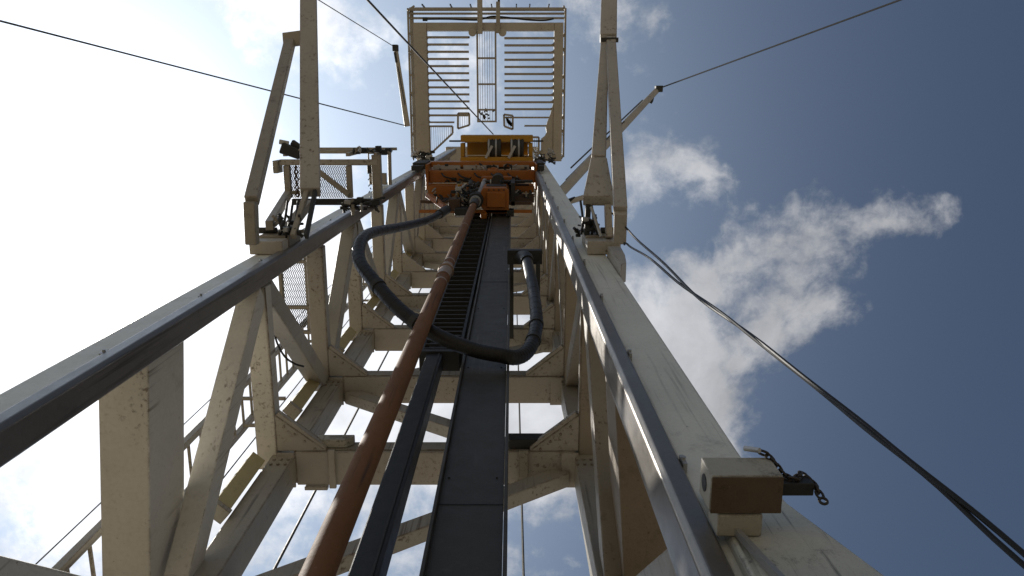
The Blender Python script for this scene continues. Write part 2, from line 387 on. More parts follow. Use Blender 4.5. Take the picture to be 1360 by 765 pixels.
for k in range(1, 5):
    m = MB(); z = LEV[k]
    for sg, xa, xl in ((1, -2.022, -1.867), (-1, .572, .537)):
        m.tube([(xa + sg*.006, 2.50, z + .004), (xa + sg*.40, 2.81, z + .004)], .007, 6)
        m.tube([(xl, 2.829, z + .005), (xl, 3.12, z + .0)], .010, 6); m.tube([(xl, 2.829, z), (xl, 2.829, z + .2)], .010, 6)
        m.tube([(xa, 1.38, z + .002), (xa, 2.5, z + .002)], .006, 6)
    tag(m.build('weld_beads', CREAM2, mast), kind='stuff')
# side diagonals zigzag between rear and front legs
zz = [(2, 1.9)]
for k in range(-1, len(LEV) - 1):
    z0 = 2.2 if k == -1 else LEV[k]; z1 = LEV[k+1]
    rear_first = (k % 2 == 0)
    for (a, b) in SIDE:
        xc = (a + b)/2
        ya, yb = (2.90, 1.42) if rear_first else (1.42, 2.90)
        sl = (V((xc, yb, z1)) - V((xc, ya, z0))).normalized()
        lo = .16 if k == -1 else 0
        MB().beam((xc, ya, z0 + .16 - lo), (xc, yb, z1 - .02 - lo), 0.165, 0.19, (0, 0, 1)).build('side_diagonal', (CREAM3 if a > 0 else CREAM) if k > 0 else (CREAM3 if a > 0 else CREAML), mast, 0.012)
# rear diagonals
for k in range(0, len(LEV) - 1):
    z0, z1 = LEV[k] + .2, LEV[k+1]
    xs = (0.45, -1.8) if k % 2 == 1 else (-1.8, 0.45)
    MB().beam((xs[0], 3.06, z0), (xs[1], 3.06, z1), 0.13, 0.16).build('rear_diagonal', CREAM, mast, 0.010)
MB().box(-1.866, 0.536, 2.83, 3.14, 2.1, 2.4).build('rear_girder', CREAM2, mast, 0.010)
# yellowed pads below each corner
for k in range(0, 9):
    z = LEV[k]
    for (px, sg) in ((-2.13, 1), (0.81, -1)):
        b = MB(); w = V((.085*sg, .075, 0)).normalized(); nrm = V((w.y*-sg, w.x*sg, 0)) 
        c = V((px, 2.80, 0))
        b.beam(c + V((0, 0, z - 1.02)), c + V((0, 0, z - .22)), .125, .10, up=(sg*.66, -.75, 0))
        pd = b.build('corner_pad', PAD, mast, 0.006)
        MB().beam(c + V((0, 0, z - 1.07)), c + V((0, 0, z - 1.023)), .15, .12, up=(sg*.66, -.75, 0)).build('pad_stop', CREAM2, pd)
# pipe cradle on the first rear girder
cr = MB().prism([(-1.64, 6.04), (-1.44, 6.04), (-1.38, 6.10), (-1.38, 6.16), (-1.70, 6.16), (-1.70, 6.10)], 1, 2.74, 2.815).build('pipe_cradle', STAINED, mast, 0.01)
MB().box(-1.58, -1.52, 2.80, 3.155, 5.955, 5.986).build('stiffener', CREAM, cr, 0.006)
MB().box(-1.80, -1.60, 3.145, 3.18, 5.97, 6.03).build('stiffener', CREAM, cr, 0.006)
MB().prism([(-0.02, 6.02), (0.30, 6.02), (0.34, 6.10), (0.34, 6.17), (-0.06, 6.17)], 1, 2.73, 2.815).build('pipe_cradle', DARK, mast, 0.01)
MB().box(0.06, 0.14, 2.80, 3.155, 5.955, 5.986).build('stiffener', CREAM2, mast, 0.006)
# crown
cb = MB().box(-2.4, 0.95, 1.15, 3.2, ZT + .003, ZT + .55).build('crown_beam', CREAM, mast, 0.02)
for i in range(5): MB().tube([(-1.2 + i*.22, 1.7, ZT + .75), (-1.12 + i*.22, 1.7, ZT + .75)], .38, 20).build('sheave', DARK, cb)
# brackets on the front legs that carry the bracing struts
def strut_bracket(s):
    # s = -1 left, +1 right
    x = lambda d: (-2.045 - d) if s < 0 else (0.67 + d)
    xx = lambda a, b: sorted((x(a), x(b)))
    a, b = xx(0, .30); br = MB().box(a, b, 1.10, 1.222, 6.62, 6.80).build('strut_bracket', CREAM, mast, 0.01)
    a, b = xx(.01, .29); MB().box(a, b, 1.085, 1.222, 6.86, 7.25).build('lug_block', CREAM2, br, 0.012)
    a, b = xx(.02, .28); MB().box(a, b, 1.12, 1.222, 6.803, 6.857).build('lug_spacer', DARK, br)
    if s > 0: MB().prism([(.848, 6.618), (.965, 6.618), (.945, 6.2), (.905, 5.85), (.848, 5.75)], 1, 1.14, 1.30).build('web_plate', CREAM, br, 0.006)
    a, b = xx(.16, .36); MB().tube([(a, 1.06, 7.0), (b, 1.06, 7.0)], .03, 12).build('pin', DARK, br)
    return br
strut_bracket(-1); strut_bracket(1)
# flared foot of the right leg with its stop block
ft = MB().prism([(0.63, 2.25), (0.853, 2.32), (0.868, 2.16), (0.99, 1.78), (1.20, 1.25), (1.25, 0.9), (1.25, -1.6), (0.63, -1.6)], 1, 1.19, 1.42).build('leg_foot', GREASY, mast, 0.012)
lp_ = bez([(.622, 1.178, 2.24), (.635, 1.172, 2.05), (.668, 1.17, 1.85), (.72, 1.172, 1.6), (.76, 1.18, 1.2)], 6); lm = MB()
for p, q in zip(lp_, lp_[1:]): lm.beam(p, q + (q - p)*.05, .016, .022, (0, -1, 0))
lm.build('foot_lip', GALV, ft)
MB().tube([(.885, 1.15, 1.63), (.885, 1.19, 1.63)], .06, 24).build('pin_boss', DARK, ft)
sb = MB().box(0.566, 0.772, 1.0, 1.115, 1.962, 2.085).build('stop_block', STAINED, ft, 0.006)
MB().box(0.568, 0.770, 1.002, 1.113, 1.956, 1.960).build('worn_face', WORN, sb)
MB().box(0.59, 0.72, 1.118, 1.188, 1.955, 2.06).build('block_neck', STAINED, sb, 0.006)
MB().tube([(0.564, 1.055, 2.03), (0.567, 1.055, 2.03)], .026, 16).build('block_bore', BLACK, sb)
MB().box(0.775, 0.872, 1.035, 1.075, 1.985, 2.035).build('stop_bar', BLACK, sb, 0.004)
fl = MB().prism([(-2.33, 2.42), (-2.555, 2.60), (-2.57, 2.20), (-2.69, 1.78), (-2.90, 1.25), (-2.95, 0.9), (-2.95, -1.6), (-2.33, -1.6)], 1, 1.19, 1.42).build('leg_foot', CREAM2, mast, 0.012)

# chain on the stop block
ch = thing('safety_chain', (0.74, 0.98, 2.09), 'short rusty chain draped over the stop block at the foot of the right leg', 'chain')
path = bez([(0.735, 0.985, 2.092), (0.760, 0.992, 2.085), (0.780, 1.01, 2.05), (0.795, 1.028, 2.025), (0.815, 1.030, 2.00), (0.838, 1.030, 2.02), (0.852, 1.032, 2.035), (0.866, 1.040, 2.03), (0.879, 1.052, 2.005), (0.884, 1.065, 1.97)], 8)
acc = 0; last = path[0]; k = 0
for p in path[1:]:
    acc += (p - last).length
    if acc > 0.0175:
        dd = (p - last).normalized() if (p-last).length > 0 else V((1, 0, 0))
        m = MB().torus((0, 0, 0), (0, 0, 1), .0085, .0040, 12, 6, stretch=.006)
        rot = V((1, 0, 0)).rotation_difference(dd) @ Quaternion((1, 0, 0), (math.pi/2) * (k % 2) + .5)
        m.v = [rot @ q + p for q in m.v]
        m.build('link', CHAIN, ch); k += 1; acc = 0
    last = p
MB().tube([(0.705, 0.985, 2.112), (0.735, 0.972, 2.07)], .008, 10).build('shackle_pin', GALV, ch)
MB().torus((0.886, 1.072, 1.952), (0, 1, .4), .011, .0045).build('end_shackle', CHAIN, ch)

# ------------------------------------------------------------------ bracing struts leaning forward over the camera
def brace(s, label):
    if s < 0:
        a, b, c, d2 = V((-1.95, 0.74, 7.30)), V((-2.72, -2.66, 10.9)), V((-2.22, 0.72, 6.42)), V((-2.535, -.83, 9.03))
    else:
        a, b, c, d2 = V((0.83, 0.60, 7.05)), V((1.32, -2.40, 10.9)), V((0.915, 0.80, 6.34)), V((1.125, -.83, 9.0))
    t = thing('bracing_strut', tuple(c), label, 'strut', 'struts bracing the front legs')
    if s < 0:
        MB().beam(a, b, .19, .13, (0, 1, 0)).build('main_tube', CREAM, t, 0.012)
        MB().beam(c, d2, .115, .10, (0, 1, 0)).build('side_tube', CREAM2, t, 0.012)
        MB().beam((-2.235, 1.09, 6.40), c + V((0, 0, -.02)), .10, .10, (0, 1, 0), .115, .10).build('heel_tube', CREAM2, t, 0.012)
        MB().beam((-2.60, -.82, 8.97), (-2.36, -.85, 8.97), .17, .04, (0, .4, 1)).build('joint_plate', CREAM2, t, 0.005)
        MB().beam((-2.0, 1.09, 6.8), (-1.98, .72, 7.3), .05, .06).build('foot_link', CREAM2, t, 0.008)
        MB().beam((-1.88, 1.09, 6.8), (-1.90, .72, 7.3), .035, .06).build('foot_link', DARK, t, 0.008)
    else:
        q = V((1.06, -.80, 9.0)); u = V((1.10, -.84, 9.02))
        MB().beam(u, b, .19, .13, (0, 1, 0)).build('main_tube', CREAM, t, 0.012)
        MB().beam((.83, .43, 7.30), q, .14, .12, (0, 1, 0), .09, .12).build('lower_tube', CREAM, t, 0.012)
        MB().beam((.785, .77, 6.85), (.83, .44, 7.288), .28, .12, (0, 1, 0), .15, .12).build('flared_end', CREAM, t, 0.012)
        MB().beam(c, d2, .115, .10, (0, 1, 0), .11, .10).build('side_tube', CREAM, t, 0.012)
        MB().beam((1.0, -.82, 8.92), (1.20, -.82, 8.92), .05, .05).build('joint_plate', DARK, t)
        MB().beam((.69, 1.09, 6.9), (.70, .80, 6.9), .05, .06).build('foot_link', DARK, t, 0.01)
        MB().beam((.88, 1.09, 6.75), (.87, .80, 6.84), .06, .09).build('foot_link', CREAM, t, 0.01)
        MB().beam((.93, 1.07, 6.42), c + V((0, 0, -.02)), .11, .11, (0, 1, 0)).build('heel_tube', CREAM, t, 0.012)
        MB().tube([(.80, 1.07, 6.7), (.72, .82, 6.84)], .014, 10).build('foot_rod', GALV, t)
    return t
brace(-1, 'cream forked steel strut rising from the left front leg beside the mesh basket')
brace(1, 'cream tapered steel strut rising from the right front leg against blue sky')

# ------------------------------------------------------------------ racking board
ZB = 20.0
rb = thing('racking_board', (-0.72, 1.0, ZB), 'cream racking board with rows of steel fingers high on the mast', 'racking board')
MB().box(-2.50, -2.16, -2.26, 1.2, ZB, ZB + .22).build('side_beam', CREAM, rb, 0.01)
MB().box(1.07, 1.30, -2.26, 1.2, ZB, ZB + .22).build('side_beam', CREAM, rb, 0.01)
MB().prism([(1.067, -.3), (.99, .0), (.91, .2), (.88, .34), (.90, .46), (.86, .54), (.76, .62), (.76, 1.2), (1.067, 1.2)], 2, ZB + .02, ZB + .14).build('corner_gusset', CREAM, rb, 0.006)
MB().box(-2.157, 1.067, -2.26, -2.06, ZB, ZB + .22).build('end_beam', CREAM, rb, 0.01)
# outer walkway and its rails
for y in (-2.62, -2.53, -2.42): MB().box(-2.62, 1.36, y, y + .05, ZB + .25, ZB + .33).build('walkway_bearer', CREAM2, rb, 0.006)
MB().box(-2.66, 1.38, -2.70, -2.64, ZB + .6, ZB + .70).build('outer_rail', CREAM2, rb, 0.006)
MB().box(-2.66, 1.38, -2.76, -2.72, ZB + 1.2, ZB + 1.27).build('outer_rail', CREAM2, rb, 0.006)
for s in (-2.66, 1.33):
    MB().box(s, s + .05, -2.62, 1.1, ZB + .12, ZB + .20).build('side_rail', CREAM2, rb, 0.006)
    for i in range(8):
        y = -2.55 + i*.51
        MB().box(s + .003, s + .045, y, y + .04, ZB + .203, ZB + .5).build('rail_post', CREAM2, rb)
        xb = -2.46 if s < 0 else 1.30
        MB().beam((s + .025, y, ZB + .08), (xb, y + (.12 if i % 2 else -.12), ZB + .1), .04, .05).build('walkway_bracket', CREAM2, rb)
for x in (-2.35, -1.62, -1.1, -.55, .1, .45, .95): MB().box(x, x + .03, -2.80, -2.763, ZB + .7, ZB + 1.35).build('rail_post', DARK, rb)
MB().box(-2.62, -2.52, -2.6, 1.1, ZB + .3, ZB + .36).build('walkway_bearer', CREAM2, rb, 0.005)
# king posts
MB().box(-.87, -.74, -4.4, -1.98, ZB - .10, ZB - .004).build('outrigger_post', CREAM, rb, 0.01)
MB().box(-.40, -.30, -2.75, -2.0, ZB - .08, ZB - .004).build('outrigger_post', CREAM2, rb, 0.01)
MB().box(-.36, -.30, -2.95, -2.3, ZB - .02, ZB + .1).build('hanger', DARK, rb)
for x in (-1.0, -.24): 
    MB().tube([(x, -2.02, ZB - .03), (x, -2.02, ZB - .004)], .10, 18).build('pivot_lug', CREAM, rb)
# fingers
f0l = MB().box(-2.157, -1.10, -1.935, -1.88, ZB + .03, ZB + .10).build('finger', CREAM2, rb)
f0r = MB().box(-.195, 1.067, -1.915, -1.86, ZB + .03, ZB + .10).build('finger', CREAM2, rb)
pit = 0.1755
tipl = MB().box(-1.10, -1.075, -1.93, -1.885, ZB + .02, ZB + .10).build('finger_tip', DARK, f0l)
for k in range(1, 12):
    copy_part(f0l, (0, pit*k, 0))
    if k < 11: copy_part(f0r, (0, pit*k, 0))
MB().box(-2.157, -1.50, -1.93 + pit*12, -1.885 + pit*12, ZB + .03, ZB + .09).build('finger', CREAM2, rb)
MB().box(-.195, .98, -1.91 + pit*11.2, -1.865 + pit*11.2, ZB + .03, ZB + .09).build('finger', CREAM2, rb)
MB().box(.32, .95, -1.91 + pit*12.4, -1.865 + pit*12.4, ZB + .03, ZB + .09).build('finger', CREAM2, rb)
MB().box(.32, .70, .56, .60, ZB + .03, ZB + .09).build('finger', CREAM2, rb)
# scallops between finger roots
sc = MB()
for k in range(12):
    for (x, s) in ((-2.157, 1), (1.067, -1)):
        yc = -1.905 + pit*(k + .5)
        h = pit/2
        for a in (-1, 1):
            sc.prism([(x, yc + a*.02), (x + s*.006, yc + a*.035), (x + s*.022, yc + a*.055), (x + s*.05, yc + a*.07), (x + s*.09, yc + a*h*.9), (x, yc + a*h*.9)], 2, ZB + .035, ZB + .095)
tag(sc.build('finger_root', CREAM2, rb), kind='stuff')
# diving board
db = MB()
for x in (-.905, -.44): db.box(x, x + .045, -2.05, .20, ZB - .02, ZB + .08)
dbo = db.build('diving_board', CREAM2, rb)
for y in (-1.42, -.78, -.14, .155): MB().box(-.86, -.44, y, y + .045, ZB - .015, ZB + .06).build('cross_bar', CREAM2, dbo)
gt = MB()
for i in range(6): gt.box(-.825 + i*.062, -.815 + i*.062, -2.05, .155, ZB + .03, ZB + .07)
tag(gt.build('grating', GALV, dbo), kind='stuff')
gt = MB()
for i in range(12):
    a, b = random.uniform(-.82, -.5), random.uniform(-.08, .12)
    gt.beam((a, b, ZB + .08), (a + random.uniform(-.06, .1), b + random.uniform(-.12, .12), ZB + .1), .04, .02)
tag(gt.build('loose_rag', BLACK, dbo), kind='stuff')
# small hinged platforms
def frame_poly(pts, w, name, m):
    f = MB(); k = len(pts)
    for i in range(k): f.beam((*pts[i], ZB + .05), (*pts[(i+1) % k], ZB + .05), w, .06)
    return f.build(name, m, rb)
for nm, pts in (('hatch', [(-1.40, -.03), (-1.11, -.03), (-1.11, .27), (-1.41, .36)]), ('hatch', [(-.21, .0), (.02, .03), (.02, .38), (-.20, .30)]),
                ('corner_platform', [(-2.15, .30), (-1.55, .30), (-1.55, .48), (-2.15, 1.02)]), ('corner_platform', [(.32, .58), (.70, .58), (.70, .98), (.60, .98)])):
    o = frame_poly(pts, .05, nm, CREAM2)
    gx = MB(); x0 = min(p[0] for p in pts); x1 = max(p[0] for p in pts); y0 = min(p[1] for p in pts); y1 = max(p[1] for p in pts)
    k = int((x1 - x0)/.05)
    for i in range(1, k):
        x = x0 + i*(x1-x0)/k; ye = y1 - .05
        if nm == 'corner_platform' and x1 < 0: ye = 1.0 - (x + 2.15)*.9
        if nm == 'corner_platform' and x1 > 0: ye = min(y1, .58 + (x - .32)*1.5)
        if ye > y0 + .05: gx.box(x - .004, x + .004, y0, ye, ZB + .04, ZB + .07)
    tag(gx.build('grating', GALV, o), kind='stuff')
ob = MB()
for i in range(5): ob.beam((.06 - .2 + i*.03, .08 + i*.03, ZB), (.0 - .1 + i*.02, .22 + .02*i, ZB), .05, .04)
ob.build('latch', BLACK, rb)
# air line along the end of the board
hose = thing('air_line', (-2.2, -2.35, ZB + .1), 'black air hose strung along the outer end of the racking board', 'hose')
MB().tube(bez([(-2.25, -2.36, ZB + .18), (-1.6, -2.36, ZB + .16), (-.95, -2.33, ZB + .1), (-.75, -2.36, ZB + .12), (-.5, -2.42, ZB + .15), (-.2, -2.40, ZB + .12), (.4, -2.33, ZB + .05), (.8, -2.31, ZB), (1.05, -2.36, ZB + .1)]), .022, 8).build('hose_run', RUBBER, hose)
MB().tube([(-2.27, -2.36, ZB + .18), (-2.15, -2.36, ZB + .18)], .05, 10).build('coupling', DARK, hose)

# ------------------------------------------------------------------ outriggers for the guy wires and the wires themselves
def tubething(name, pts, r, m, label, cat, group=None, n=6):
    o = thing(name, tuple(pts[0]), label, cat, group)
    return o, MB().tube(pts, r, n).build('rope', m, o)
op = thing('guy_outrigger', (-2.72, .1, 20.0), 'thin cream outrigger pole beside the left edge of the racking board', 'pole', 'outrigger poles for the guy wires')
MB().tube([(-2.72, 0.3, 20.0), (-2.98, -1.62, 20.2)], .075, 10, .055).build('pole', CREAM, op)
MB().box(-3.06, -2.92, -1.74, -1.58, 20.12, 20.30).build('pole_cap', DARK, op, .01)
MB().beam((-3.0, -1.55, 20.12), (-2.96, -1.30, 20.1), .05, .06).build('clamp', DARK, op)
MB().tube([(-2.93, -1.2, 20.1), (-2.75, -.25, 19.9)], .015, 6).build('stay', WIRE, op)
op = thing('guy_outrigger', (0.95, 1.6, 15.5), 'thin cream outrigger pole slanting out behind the right strut', 'pole', 'outrigger poles for the guy wires')
MB().tube([(0.95, 1.62, 15.5), (3.72, -.60, 20.0)], .11, 10, .075).build('pole', CREAM, op)
MB().box(3.68, 3.86, -.72, -.56, 19.9, 20.1).build('pole_cap', DARK, op, .01)
MB().beam((3.6, -.44, 19.85), (3.52, -.3, 19.6), .06, .07).build('clamp', DARK, op)
MB().tube([(3.3, -.35, 19.6), (1.3, 1.15, 16.8)], .018, 6).build('stay', WIRE, op)
def ext(a, b, z):
    a, b = V(a), V(b); t = (z - a.z)/(b.z - a.z); return a.lerp(b, t)
def sag(a, b, n=24, s=0.0):
    a, b = V(a), V(b); return [a.lerp(b, i/n) - V((0, 0, s*4*(i/n)*(1-i/n))) for i in range(n+1)]
for a, b, r, lab in (((-2.74, .29, 20.0), (-6.45, -1.16, 10.0), .0135, 'taut guy wire running from the left of the racking board past the left strut'),
                     ((-3.0, -1.68, 20.2), (-3.64, -2.1, 15.0), .011, 'thin guy wire leading up from the cap of the left outrigger pole'),
                     ((3.80, -.66, 20.0), (6.8, -1.96, 14.0), .017, 'guy wire crossing the dark blue sky from the right outrigger pole'),
                     ((-.54, .55, 22.0), (-1.80, -1.40, 10.0), .016, 'wire rope slanting across the fingers of the racking board')):
    e = ext(a, b, -7.4 if r != .016 else -1.55)
    tubething('guy_wire', sag(a, e, 30, 0.25), r, WIRE, lab, 'wire', 'guy wires of the mast', 6)
tubething('guy_wire', sag((1.22, 1.45, 17.2), (2.55, .15, 17.5), 12, .0), .016, WIRE, 'short thin wire between the right mast leg and the right strut', 'wire', 'guy wires of the mast', 6)
# ropes hanging behind the mast
for x, y, r, lab in ((-1.77, 3.3, .012, 'straight wire rope hanging behind the mast left of the rusty pipe'), (.085, 3.3, .011, 'straight wire rope hanging behind the mast right of the dark torque beam')):
    tubething('hanging_rope', [(x, y, -1.6), (x, y, 28)], r, WIRE, lab, 'rope', 'ropes hanging behind the mast', 6)
for x, y, lab in ((-3.02, 2.78, 'thin cable outside the left rear leg, the outer of the pair beside the ladder'), (-2.93, 2.92, 'thin cable outside the left rear leg, the inner of the pair beside the ladder')):
    tubething('hanging_rope', [(x, y, -1.6), (x, y, 20)], .005, WIRE, lab, 'rope', 'ropes hanging behind the mast', 5)
tubething('hanging_rope', [(-2.33, 2.86, -1.6), (-2.33, 2.86, 20)], .006, WIRE, 'thin cable with eyelets running up beside the yellowed corner pads', 'rope', 'ropes hanging behind the mast', 5)
# control cables on the right
for i, (o1, lab) in enumerate((((0, 0, 0), 'upper of two black cables sagging across the sky to the right'), ((.0, .035, -.05), 'lower of two black cables sagging across the sky to the right'))):
    pts = [V((.90, .86, 6.75)), V((.96, .93, 6.2)), V((1.05, 1.0, 4.25)), V((1.205, 1.04, 2.70)), V((1.385, 1.16, 1.82)), V((1.75, 1.4, 0.6)), V((2.1, 1.6, -1.58))]
    if i: pts = [V((.955, 1.08, 6.35)), V((.965, 1.04, 6.0)), V((1.05, 1.005, 4.25)), V((1.205, 1.05, 2.71)), V((1.375, 1.17, 1.82)), V((1.73, 1.42, 0.6)), V((2.05, 1.65, -1.58))]
    o = thing('control_cable', tuple(pts[-1]), lab, 'cable', 'black control cables')
    pp = bez(pts, 12); pp = [p + V((.006*math.sin(j*.7 + i*2), .006*math.cos(j*.5 + i), 0)) for j, p in enumerate(pp)]
    MB().tube(pp, .0085, 8).build('cable_run', RUBBER, o)

# ------------------------------------------------------------------ drill pipe
random.seed(3)
dp = thing('drill_pipe', (-.715, 1.65, -1.6), 'long rust brown drill pipe hanging below the top drive', 'drill pipe')
MB().tube([(-.715, 1.65, -1.6 + .5*i) for i in range(34)], .0635, 24).build('pipe_body', PIPE, dp)
MB().tube([(-.715, 1.65, 7.62), (-.715, 1.65, 7.70), (-.715, 1.65, 8.15)], .074, 24).build('tool_joint', PIPEJ, dp, 0)
MB().torus((-.715, 1.65, 7.98), (0, 0, 1), .076, .012, 24, 8).build('joint_ring', PIPEJ, dp)
for z, h in ((7.35, .05), (8.4, .06), (8.55, .02), (11.2, .05)): MB().tube([(-.715, 1.65, z), (-.715, 1.65, z + h)], .0642, 24, cap=False).build('worn_band', PIPEJ if h > .03 else DARK, dp)
MB().tube([(-.715, 1.65, 13.9), (-.715, 1.65, 14.6)], .085, 20).build('saver_sub', DARK, dp)

# ------------------------------------------------------------------ torque beam and dark column
tb = thing('torque_beam', (-.21, 2.1, -1.6), 'broad dark steel torque beam standing in the middle of the mast', 'beam')
MB().box(-.385, -.045, 2.0, 2.02, -1.6, 16.2).build('web', COLUMN, tb)
for x in (-.405, -.042): MB().box(x, x + .018, 1.955, 2.20, -1.6, 16.2).build('flange', COLUMN, tb, 0.003)
for z in (3.6, 9.0): MB().box(-.384, -.046, 1.997, 1.9995, z, z + .008).build('splice_bar', BLACK, tb)
m = MB(); z = 2.0
while z < 15.5:
    for x in (-.355, -.085): m.tube([(x, 2.0, z), (x, 1.993, z)], .006, 6)
    z += 1.9
tag(m.build('bolt_heads', DARK, tb), kind='stuff')
co = thing('guide_column', (-.655, 2.08, -1.6), 'slim black square column right beside the rusty drill pipe', 'column')
MB().box(-.735, -.595, 2.0, 2.14, -1.6, 6.6).build('column_tube', BLACK, co, 0.008)
MB().box(-.63, -.618, 1.992, 1.999, -1.6, 6.4).build('column_rib', DARK, co)
# cable tray (stepped, seen end on)
ct = thing('cable_tray', (-.62, 2.1, 6.25), 'black slatted cable tray hanging between drill pipe and torque beam', 'cable tray')
for x in (-.80, -.47): MB().box(x, x + .03, 2.0, 2.16, 6.25, 16.0).build('side_rail', BLACK, ct, 0.004)
MB().box(-.768, -.472, 2.13, 2.15, 6.3, 16.0).build('back_sheet', BLACK, ct)
s0 = MB().box(-.768, -.472, 1.985, 2.125, 6.27, 6.30).build('slat', DARK, ct)
zs = 6.27
while zs < 15.6:
    zs += max(.125, .0031*zs*zs); copy_part(s0, (0, 0, zs - 6.27))
for i, x in enumerate((-.74, -.69, -.64, -.58, -.53)): MB().tube([(x, 2.07, 6.3), (x + random.uniform(-.01, .01), 2.06, 11), (x, 2.07, 15.9)], .016, 8).build('hydraulic_line', RUBBER, ct)
MB().box(-.80, -.45, 1.98, 2.16, 6.17, 6.24).build('end_box', BLACK, ct, 0.006)
MB().box(-.84, -.80, 1.96, 2.06, 6.6, 7.0).build('clamp', BLACK, ct)

# ------------------------------------------------------------------ mud hose
HP = [(-1.263, 1.800, 14.6), (-1.368, 1.694, 12.4), (-1.546, 1.513, 10.3), (-1.599, 1.324, 8.6), (-1.541, 1.261, 7.6), (-1.445, 1.340, 7.0), (-1.245, 1.452, 6.6), (-.94, 1.64, 6.22), (-.62, 1.78, 5.98), (-.31, 1.862, 5.85), (-.10, 1.885, 5.78), (.03, 1.94, 5.88), (.13, 1.965, 6.12), (.20, 1.95, 6.5), (.235, 1.91, 7.0), (.23, 1.84, 7.8), (.20, 1.75, 8.5), (.175, 1.69, 8.95)]
mh = thing('mud_hose', (-.942, 1.65, 6.3), 'thick black rubber mud hose looping below the top drive', 'hose')
hp = bez(HP, 10)
hb = MB().tube(hp, .062, 18).build('hose_body', RUBBER, mh)
wr = MB(); 
for i in range(20, len(hp) - 20, 2):
    wr.torus(hp[i], (hp[i+1] - hp[i-1]).normalized(), .0608, .0036, 14, 5)
tag(wr.build('ribs', RUBBER, hb), kind='stuff')
MB().tube(hp[:6], .085, 14).build('end_coupling', DARK, mh)
MB().tube(hp[-4:], .078, 14).build('end_coupling', BLACK, mh)
for i in (62, 74, 128, 137):
    d_ = (hp[i+1] - hp[i-1]).normalized()
    MB().tube([hp[i] - d_*.03, hp[i] + d_*.03], .071, 16).build('hose_clamp', DARK, hb)
sp = thing('standpipe', (.25, 1.9, 9.0), 'dark standpipe gooseneck that holds the right end of the black mud hose', 'pipe')
MB().tube(bez([(.174, 1.69, 8.94), (.165, 1.70, 9.08), (.13, 1.73, 9.25), (.04, 1.78, 9.42)]), .075, 14).build('gooseneck', DARK, sp)
MB().box(-.06, .38, 1.66, 1.84, 9.30, 9.42).build('support_plate', BLACK, sp, 0.006)
MB().box(-.03, .02, 1.845, 2.82, 9.31, 9.41).build('support_arm', DARK, sp, 0.006)
MB().box(.30, .35, 1.80, 2.82, 9.15, 9.3).build('support_arm', DARK, sp, 0.006)

# ------------------------------------------------------------------ top drive
td = thing('top_drive', (-.715, 1.65, 14.6), 'orange top drive and guide carriage hanging between the mast rails', 'top drive')
MB().box(-1.80, .50, 1.03, 1.14, 16.95, 17.40).build('carriage_beam', ORANGE, td, 0.01)
cbm = MB().box(-1.81, .50, 1.20, 1.46, 16.6, 17.0).build('carriage_beam', ORANGE, td, 0.01)
for a, b in ((-1.75, -1.15), (-1.08, -.30), (-.05, .38)): MB().box(a, b, 1.10, 1.195, 16.90, 16.945).build('ledge_plate', GALV, td)
for x in (-1.86, -1.0, -.45, .30): MB().box(x, x + .05, 1.145, 1.46, 17.003, 17.4).build('rib_plate', ORANGE, td)
for (a, b) in ((-1.70, -1.02), (-.10, .38)): 
    MB().box(a, b, 1.10, 1.16, 17.403, 17.55).build('bracket_plate', ORANGE, td, 0.005)
for (x0, x1) in ((-2.16, -1.875), (.55, .70)):
    MB().box(x0, x1, 1.02, 1.165, 16.5, 17.6).build('guide_shoe', BLACK, td, 0.01)
    MB().box(x0 + .02, x1 - .02, 1.06, 1.165, 16.1, 16.3).build('guide_shoe', BLACK, td, 0.01)
for (x0, x1) in ((-1.87, -1.813), (.503, .545)): MB().box(x0, x1, 1.05, 1.60, 16.4, 17.4).build('side_frame', ORANGE, td, 0.008)
# panels right and left
MB().box(.02, .46, 1.475, 1.62, 16.0, 16.59).build('right_panel', ORANGE, td)
MB().box(.08, .36, 1.455, 1.468, 16.05, 16.3).build('slot_cover', BLACK, td)
MB().box(-1.78, -1.2, 1.475, 1.72, 16.0, 16.59).build('left_panel', ORANGE, td)
MB().box(-1.86, -1.15, 1.70, 1.76, 15.3, 15.38).build('cross_rod', RUSTY, td)
MB().box(-.05, .40, 1.72, 1.78, 15.2, 15.28).build('cross_rod', RUSTY, td)
MB().box(-1.86, .40, 1.86, 1.92, 15.0, 15.08).build('cross_rod', ORANGE, td)
# motor housing, gearbox, pipe handler
mo = MB().prism([(-.58, 1.42), (-.12, 1.42), (-.06, 1.48), (-.06, 1.86), (-.12, 1.93), (-.50, 1.93), (-.62, 1.80), (-.62, 1.5)], 2, 15.0, 16.55).build('motor_housing', ORANGE, td, 0.015)
MB().box(-.50, -.14, 1.50, 1.80, 14.93, 14.996).build('cover_plate', ORANGE, mo, 0.01)
for i in range(4): MB().tube([(-.46 + .1*i, 1.46, 14.985), (-.46 + .1*i, 1.46, 14.998)], .018, 8).build('bolt', DARK, mo)
MB().box(-.52, -.12, 1.405, 1.417, 15.3, 15.7).build('name_panel', BLACK, mo)
MB().tube([(-.30, 1.36, 15.9), (-.30, 1.36, 16.5)], .13, 16).build('brake_drum', DARK, td)
MB().box(-.66, .0, 1.30, 1.40, 16.2, 16.55).build('link_beam', ORANGE, td, 0.01)
MB().box(-.02, .06, 1.34, 1.80, 15.2, 16.5).build('link_plate', BLACK, td, 0.006)
MB().tube([(-.715, 1.65, 14.6), (-.715, 1.65, 15.9)], .11, 20).build('main_shaft', GALV, td)
MB().tube([(-.715, 1.65, 14.75), (-.715, 1.65, 15.15)], .15, 20).build('pipe_handler', BLACK, td)
MB().tube([(-.715, 1.65, 15.4), (-.715, 1.65, 15.8)], .17, 20).build('swivel_head', DARK, td)
